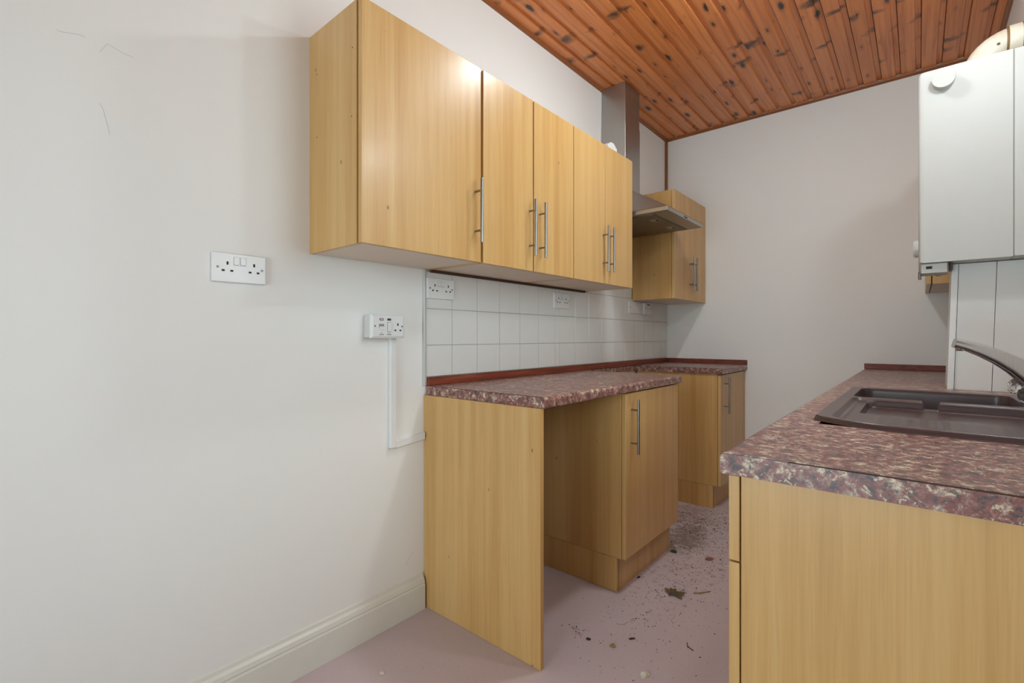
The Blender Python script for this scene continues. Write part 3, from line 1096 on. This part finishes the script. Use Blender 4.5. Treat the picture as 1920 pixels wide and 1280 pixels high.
# ---------------------------------------------------------------- mixer tap
TX, TY = 0.256, 2.010
tap = thing('mixer_tap', 'chrome mixer tap with rising spout and clear faceted handles behind the sink', 'tap', (TX, TY, WTZ + 0.012))
zb = WTZ + 0.012
lathe('base', (TX, TY, zb + 0.0003), (0, 0, 1), [(0, 0.030), (0.012, 0.030), (0.018, 0.024), (0.03, 0.022)], 'rubber', tap, 28)
lathe('body', (TX, TY, zb + 0.025), (0, 0, 1), [(0, 0.023), (0.02, 0.025), (0.045, 0.026), (0.06, 0.024), (0.066, 0.018)], 'chrome', tap, 28)


def soft_square(c, s):
    k = (abs(c) ** 4 + abs(s) ** 4) ** 0.25
    return c / k, s / k


sp = [((TX + 0.004, TY + 0.001, 0.975), (0.023, 0.032)), ((TX - 0.016, TY - 0.006, 1.003), (0.021, 0.029)), ((TX - 0.045, TY - 0.015, 1.028), (0.019, 0.025)),
      ((TX - 0.080, TY - 0.026, 1.052), (0.0175, 0.021)), ((TX - 0.115, TY - 0.036, 1.071), (0.016, 0.018)), ((TX - 0.150, TY - 0.046, 1.086), (0.015, 0.0155)),
      ((TX - 0.174, TY - 0.053, 1.0935), (0.0145, 0.014))]
tube('spout', [p for p, r in sp], [r for p, r in sp], 'chrome', tap, 24, (0, 0, 1), soft_square)
lathe('nozzle', (TX - 0.160, TY - 0.049, 1.069), (0, 0, 1), [(0, 0.009), (0.002, 0.0105), (0.012, 0.0105)], 'chrome', tap, 20)


def faceted_knob(c, d, nm='handle'):
    c, d = Vector(c), Vector(d).normalized()
    bm = bmesh.new()
    n = 10
    r0 = Vector((0, 0, 1))
    s = d.cross(r0).normalized()
    u_ = s.cross(d)
    rings = []
    for j, (t_, r) in enumerate(((0, 0.012), (0.006, 0.021), (0.018, 0.024), (0.026, 0.019), (0.030, 0.010))):
        rings.append([bm.verts.new(c + d * t_ + (s * math.cos(2 * math.pi * (k + 0.5 * (j % 2)) / n) + u_ * math.sin(2 * math.pi * (k + 0.5 * (j % 2)) / n)) * r) for k in range(n)])
    for j, (a, b) in enumerate(zip(rings, rings[1:])):
        for k in range(n):
            if j % 2 == 0:
                bm.faces.new((a[k], a[(k + 1) % n], b[k]))
                bm.faces.new((a[(k + 1) % n], b[(k + 1) % n], b[k]))
            else:
                bm.faces.new((a[k], b[(k + 1) % n], b[k]))
                bm.faces.new((a[k], a[(k + 1) % n], b[(k + 1) % n]))
    bm.faces.new(rings[0][::-1])
    bm.faces.new(rings[-1])
    return from_bm(nm, bm, 'acrylic', tap)


tube('handle_stem', [(TX, TY, 0.958), (0.230, 2.020, 0.964)], 0.008, 'chrome', tap, 14)
faceted_knob((0.230, 2.020, 0.964), (-0.80, 0.30, 0.20))
tube('handle_stem', [(TX, TY - 0.004, 0.945), (0.245, 1.985, 0.946)], 0.008, 'chrome', tap, 14)
faceted_knob((0.243, 1.980, 0.946), (-0.55, -0.80, 0.05))

# ================================================================ boiler, flue and pipe boxing on the right wall
BY0, BY1, BZ0, BZ1 = 2.400, 2.790, 1.392, 2.115
boi = thing('boiler', 'white wall-hung boiler with round cap on its side above the sink worktop', 'boiler', (0.17, 2.6, BZ0))
bm = bmesh.new()
bbox(bm, 0.0, 0.2515, BY0, BY1, BZ0, BZ1)
ed = [e for e in bm.edges if all(abs(v.co.x) < 1e-6 for v in e.verts)]
bmesh.ops.bevel(bm, geom=ed, offset=0.016, segments=5, profile=0.5, affect='EDGES')
from_bm('casing', bm, 'boiler', boi, True)
box('seam', 0.2517, 0.2540, BY0 + 0.003, BY1 - 0.003, BZ0 + 0.003, BZ1 - 0.003, 'switch_line', boi)
box('back_casing', 0.2542, XR - 0.0005, BY0 + 0.0005, BY1, BZ0 + 0.001, BZ1, 'boiler', boi, 0.002, 1)
lathe('round_cap', (0.0705, BY0, 2.064), (0, -1, 0), [(0, 0.033), (0.026, 0.033), (0.028, 0.032), (0.0282, 0.0)], 'boiler', boi, 40)
lathe('control_knob', (0.0, BY0 + 0.13, 1.465), (-1, 0, 0), [(0, 0.034), (0.010, 0.034), (0.016, 0.028), (0.017, 0.0)], 'socket_side', boi, 28)
cp = box('control_tray', 0.006, 0.085, BY0 + 0.02, BY0 + 0.11, BZ0 - 0.040, BZ0, 'grey_metal', boi, 0.003, 1)
box('tray_slot', 0.022, 0.040, BY0 + 0.0195, BY0 + 0.0205, BZ0 - 0.022, BZ0 - 0.012, 'black', cp)
tube('drain_pin', [(0.004, BY0 + 0.03, BZ0 - 0.060), (0.004, BY0 + 0.03, BZ0 - 0.030)], 0.005, 'screw', boi, 12)
box('dark_underside', 0.090, 0.0975, BY0 + 0.02, BY0 + 0.085, BZ0 - 0.030, BZ0, 'rubber', boi)
lathe('valve', (0.058, BY0 + 0.045, BZ0 - 0.050), (0, 0, 1), [(0, 0.006), (0.006, 0.013), (0.012, 0.013)], 'acrylic', boi, 14)

fl = thing('flue_pipe', 'aged cream flue elbow leaving the top of the boiler for the wall', 'flue', (0.19, 2.6, BZ1))
FR, FCX, FY, FZ = 0.052, 0.182, 2.60, 2.228
pts = [(FCX, FY, BZ1 + 0.0005), (FCX, FY, BZ1 + 0.02)]
R_ = 0.092
for k in range(1, 11):
    a = math.pi / 2 * k / 10
    pts.append((FCX + R_ - R_ * math.cos(a), FY, BZ1 + 0.02 + R_ * math.sin(a)))
FZ = pts[-1][2]
XE = pts[-1][0]
tube('elbow', pts, FR, 'flue', fl, 32, (0, 1, 0))
for (a, b, r, m) in ((XE - 0.022, XE - 0.015, FR + 0.004, 'flue_rim'), (XE - 0.0148, XE + 0.020, FR + 0.005, 'flue'), (XE + 0.0202, XE + 0.027, FR + 0.006, 'flue_rim'),
                     (XE + 0.0272, XR - 0.001, FR + 0.004, 'flue_end')):
    lathe({'flue_rim': 'seal_ring', 'flue': 'collar', 'flue_end': 'wall_sleeve'}[m], (a, FY, FZ), (1, 0, 0), [(0, r), (b - a, r)], m, fl, 32)
lathe('screw', (XE - 0.045, FY - FR + 0.003, FZ - 0.018), (0, -1, 0.2), [(0, 0.005), (0.004, 0.005), (0.006, 0.003)], 'screw', fl, 12)

bx = thing('pipe_boxing', 'white boarded pipe boxing standing on the worktop below the boiler', 'boxing', (0.2, 2.6, WTZ))


def leaning(name, x0, x1, y0, y1, lean, mat):
    bm = bmesh.new()
    vs = bbox(bm, x0, x1, y0, y1, WTZ + 0.0005, BZ0 - 0.003)
    for v in vs:
        if v.co.z < 1.0:
            v.co.x -= lean
    return from_bm(name, bm, mat, bx)


leaning('board', 0.1185, 0.2195, 2.496, 2.510, 0.014, 'boxing')
leaning('board', 0.2215, XR - 0.016, 2.496, 2.510, 0.014, 'boxing')
leaning('corner_strip', 0.098, 0.1165, 2.490, 2.512, 0.014, 'plastic')
leaning('side_board', 0.101, 0.113, 2.513, 2.76, 0.014, 'boxing')
leaning('dark_joint', 0.1165, 0.1187, 2.4985, 2.512, 0.014, 'black')

# wall cabinet beyond the boiler
c5 = thing('wall_cabinet', 'beech wall cabinet on the right wall, mostly hidden behind the boiler', 'cabinet', (0.19, 3.45, 1.372), 'beech wall cabinets')
box('side_panel', 0.052, XR - 0.001, 3.12, 3.138, 1.372, 2.10, 'beech', c5)
box('side_panel', 0.052, XR - 0.001, YB - 0.02, YB - 0.002, 1.372, 2.10, 'beech', c5)
box('bottom_panel', 0.052, XR - 0.001, 3.138, YB - 0.02, 1.373, 1.39, 'underside', c5)
box('top_panel', 0.052, XR - 0.001, 3.138, YB - 0.02, 2.082, 2.10, 'beech', c5)
for (a, b, hy) in ((3.12, 3.444, 3.41), (3.446, YB - 0.002, 3.48)):
    d = box('door', 0.030, 0.048, a, b, 1.372, 2.10, 'beech', c5, 0.0012, 2)

# ================================================================ lamps (above and beside the picture)
lp = thing('ceiling_lamp', 'flush round lamp with a shallow diffuser in the middle of the boarded ceiling', 'lamp', (-0.555, 2.0, ZC))
lathe('base', (-0.555, 2.0, ZC), (0, 0, -1), [(0, 0.10), (0.022, 0.10), (0.024, 0.092)], 'plastic', lp, 32)
lathe('diffuser', (-0.555, 2.0, ZC - 0.0242), (0, 0, -1), [(0, 0.088), (0.012, 0.086), (0.022, 0.072), (0.028, 0.045), (0.031, 0.005)], 'bulb', lp, 32)
LY, LZ = 1.80, 2.29
wl = thing('wall_lamp', 'small globe lamp on the right wall above the sink', 'lamp', (XR, LY, LZ))
lathe('back_plate', (XR, LY, LZ), (-1, 0, 0), [(0, 0.045), (0.014, 0.042), (0.018, 0.015), (0.05, 0.013)], 'plastic', wl, 24)
lathe('bulb', (XR - 0.05, LY, LZ), (-1, 0, 0), [(0, 0.016), (0.012, 0.036), (0.032, 0.053), (0.058, 0.060), (0.084, 0.053), (0.104, 0.036), (0.114, 0.004)], 'bulb2', wl, 24)

# ================================================================ litter on the floor


def chip(name, x, y, sx, sy, sz, mat, label, cat, rz=0.0, seed=0, group=None):
    rnd = random.Random(seed)
    bm = bmesh.new()
    bmesh.ops.create_icosphere(bm, subdivisions=2, radius=1)
    for v in bm.verts:
        k = 1 + rnd.uniform(-0.28, 0.22)
        v.co = Vector((v.co.x * sx * k, v.co.y * sy * k, max(-0.55, v.co.z * k) * sz))
    bmesh.ops.rotate(bm, verts=bm.verts, matrix=Matrix.Rotation(rz, 3, 'Z'))
    z0 = min(v.co.z for v in bm.verts)
    bmesh.ops.translate(bm, verts=bm.verts, vec=(x, y, -z0 + 0.0003))
    return tag(from_bm(name, bm, mat), label, cat, group)


# curled dry leaf
bm = bmesh.new()
rnd = random.Random(3)
n = 22
cen = bm.verts.new((-0.806, 2.026, 0.010))
rim, rim2 = [], []
for k in range(n):
    a = 2 * math.pi * k / n
    r = 0.034 * (0.55 + 0.45 * abs(math.cos(2.5 * a)) ** 1.5) * (1.25 if math.cos(a) > 0 else 0.95)
    rim.append(bm.verts.new((-0.806 + math.cos(a + 0.7) * r * 0.55, 2.026 + math.sin(a + 0.7) * r * 0.38, 0.011 + rnd.uniform(-0.002, 0.006))))
    rim2.append(bm.verts.new((-0.806 + math.cos(a + 0.7) * r * 1.25, 2.026 + math.sin(a + 0.7) * r * 0.85, 0.002 + rnd.uniform(0, 0.016))))
for k in range(n):
    bm.faces.new((cen, rim[k], rim[(k + 1) % n]))
    bm.faces.new((rim[k], rim2[k], rim2[(k + 1) % n], rim[(k + 1) % n]))
bmesh.ops.solidify(bm, geom=list(bm.faces), thickness=0.0012)
tag(from_bm('dry_leaf', bm, 'leaf'), 'curled dry olive-brown leaf on the floor in the passage', 'leaf')
tag(tube('twig', [(-0.742, 2.086, 0.0034), (-0.72, 2.106, 0.0036), (-0.690, 2.150, 0.0034)], [0.0022, 0.0030, 0.002], 'leaf', None, 8), 'short brown twig on the floor beside the dry leaf', 'twig')
tag(tube('twig', [(-0.640, 1.735, 0.002), (-0.630, 1.715, 0.002), (-0.607, 1.705, 0.002)], 0.0014, 'dirt', None, 6), 'thin dark twig on the floor near the right-hand cabinet', 'twig')
chip('plaster_chip', -0.684, 1.473, 0.016, 0.010, 0.009, 'chip_white', 'cream plaster chip on the floor at the bottom of the picture', 'chip', 0.9, 1)
chip('rubber_chip', -0.964, 2.423, 0.017, 0.011, 0.008, 'chip_dark', 'black chip lying at the corner of the base cabinet plinth', 'chip', 0.6, 2)
chip('brick_chip', -0.795, 2.455, 0.019, 0.011, 0.009, 'chip_red', 'reddish brick chip on the floor in the passage', 'chip', 0.7, 3)
chip('paper_scrap', -0.70, 2.44, 0.016, 0.008, 0.005, 'chip_white', 'white scrap on the floor against the right-hand cabinet', 'scrap', 0.3, 4)
chip('paper_scrap', -1.351, 0.926, 0.009, 0.006, 0.003, 'chip_white', 'tiny white scrap on the floor in front of the skirting board', 'scrap', 0.3, 5)
chip('dirt_clump', -0.836, 1.543, 0.011, 0.008, 0.006, 'leaf', 'small brown dirt clump on the open floor', 'dirt', 0.2, 6)
chip('dirt_clump', -0.803, 1.626, 0.014, 0.004, 0.004, 'dirt', 'flat dark sliver of dirt on the open floor', 'dirt', 0.75, 7)
chip('dirt_clump', -0.924, 1.52, 0.009, 0.006, 0.004, 'dirt', 'dark dirt crumb between end panel and plinth', 'dirt', 0.2, 8)
chip('dirt_clump', -0.984, 2.062, 0.012, 0.005, 0.005, 'chip_dark', 'black crumb tucked under the base cabinet door', 'dirt', 1.3, 9)

# scattered crumbs: one uncountable object
bm = bmesh.new()
rnd = random.Random(11)


def crumb(x, y, s):
    vs = [bm.verts.new((x + rnd.uniform(-s, s), y + rnd.uniform(-s, s), 0.0004 + rnd.uniform(0, 0.2) * s)) for _ in range(3)]
    t_ = bm.verts.new((x, y, 0.0004 + s * 0.8))
    bm.faces.new(vs)
    for i in range(3):
        bm.faces.new((vs[i], vs[(i + 1) % 3], t_))


for (cx, cy, rx, ry, n, s) in ((-0.80, 2.40, 0.13, 0.28, 420, 0.0048), (-0.86, 2.95, 0.14, 0.35, 320, 0.0055), (-0.83, 1.78, 0.13, 0.26, 200, 0.0034),
                               (-1.10, 2.9, 0.2, 0.16, 220, 0.006), (-0.85, 2.0, 0.03, 0.03, 22, 0.004), (-0.99, 1.55, 0.02, 0.03, 18, 0.004), (-1.2, 1.0, 0.16, 0.14, 20, 0.003),
                               (-0.70, 1.65, 0.08, 0.25, 60, 0.003)):
    for _ in range(n):
        x, y = rnd.gauss(cx, rx), rnd.gauss(cy, ry)
        if x < -1.50 or x > -0.27 or y > 3.7 or (x < -0.955 and (1.86 < y < 2.485 or y > 3.18)) or (y < 1.30 and y > 1.26):
            continue
        crumb(x, y, s * rnd.uniform(0.4, 1.2))
for k in range(70):          # two trails of dirt
    t_ = rnd.random()
    crumb(-0.87 + 0.045 * t_ + rnd.gauss(0, 0.004), 1.68 + 0.17 * t_ + rnd.gauss(0, 0.006), rnd.uniform(0.001, 0.0034))
for k in range(60):
    t_ = rnd.random()
    crumb(-1.005 + 0.05 * t_ + rnd.gauss(0, 0.004), 1.545 - 0.02 * t_ + rnd.gauss(0, 0.006), rnd.uniform(0.001, 0.003))
cr = from_bm('floor_crumbs', bm, 'dirt')
cr['kind'] = 'stuff'
cr['label'] = 'dark crumbs and dust scattered over the mauve floor'
cr['category'] = 'dirt'
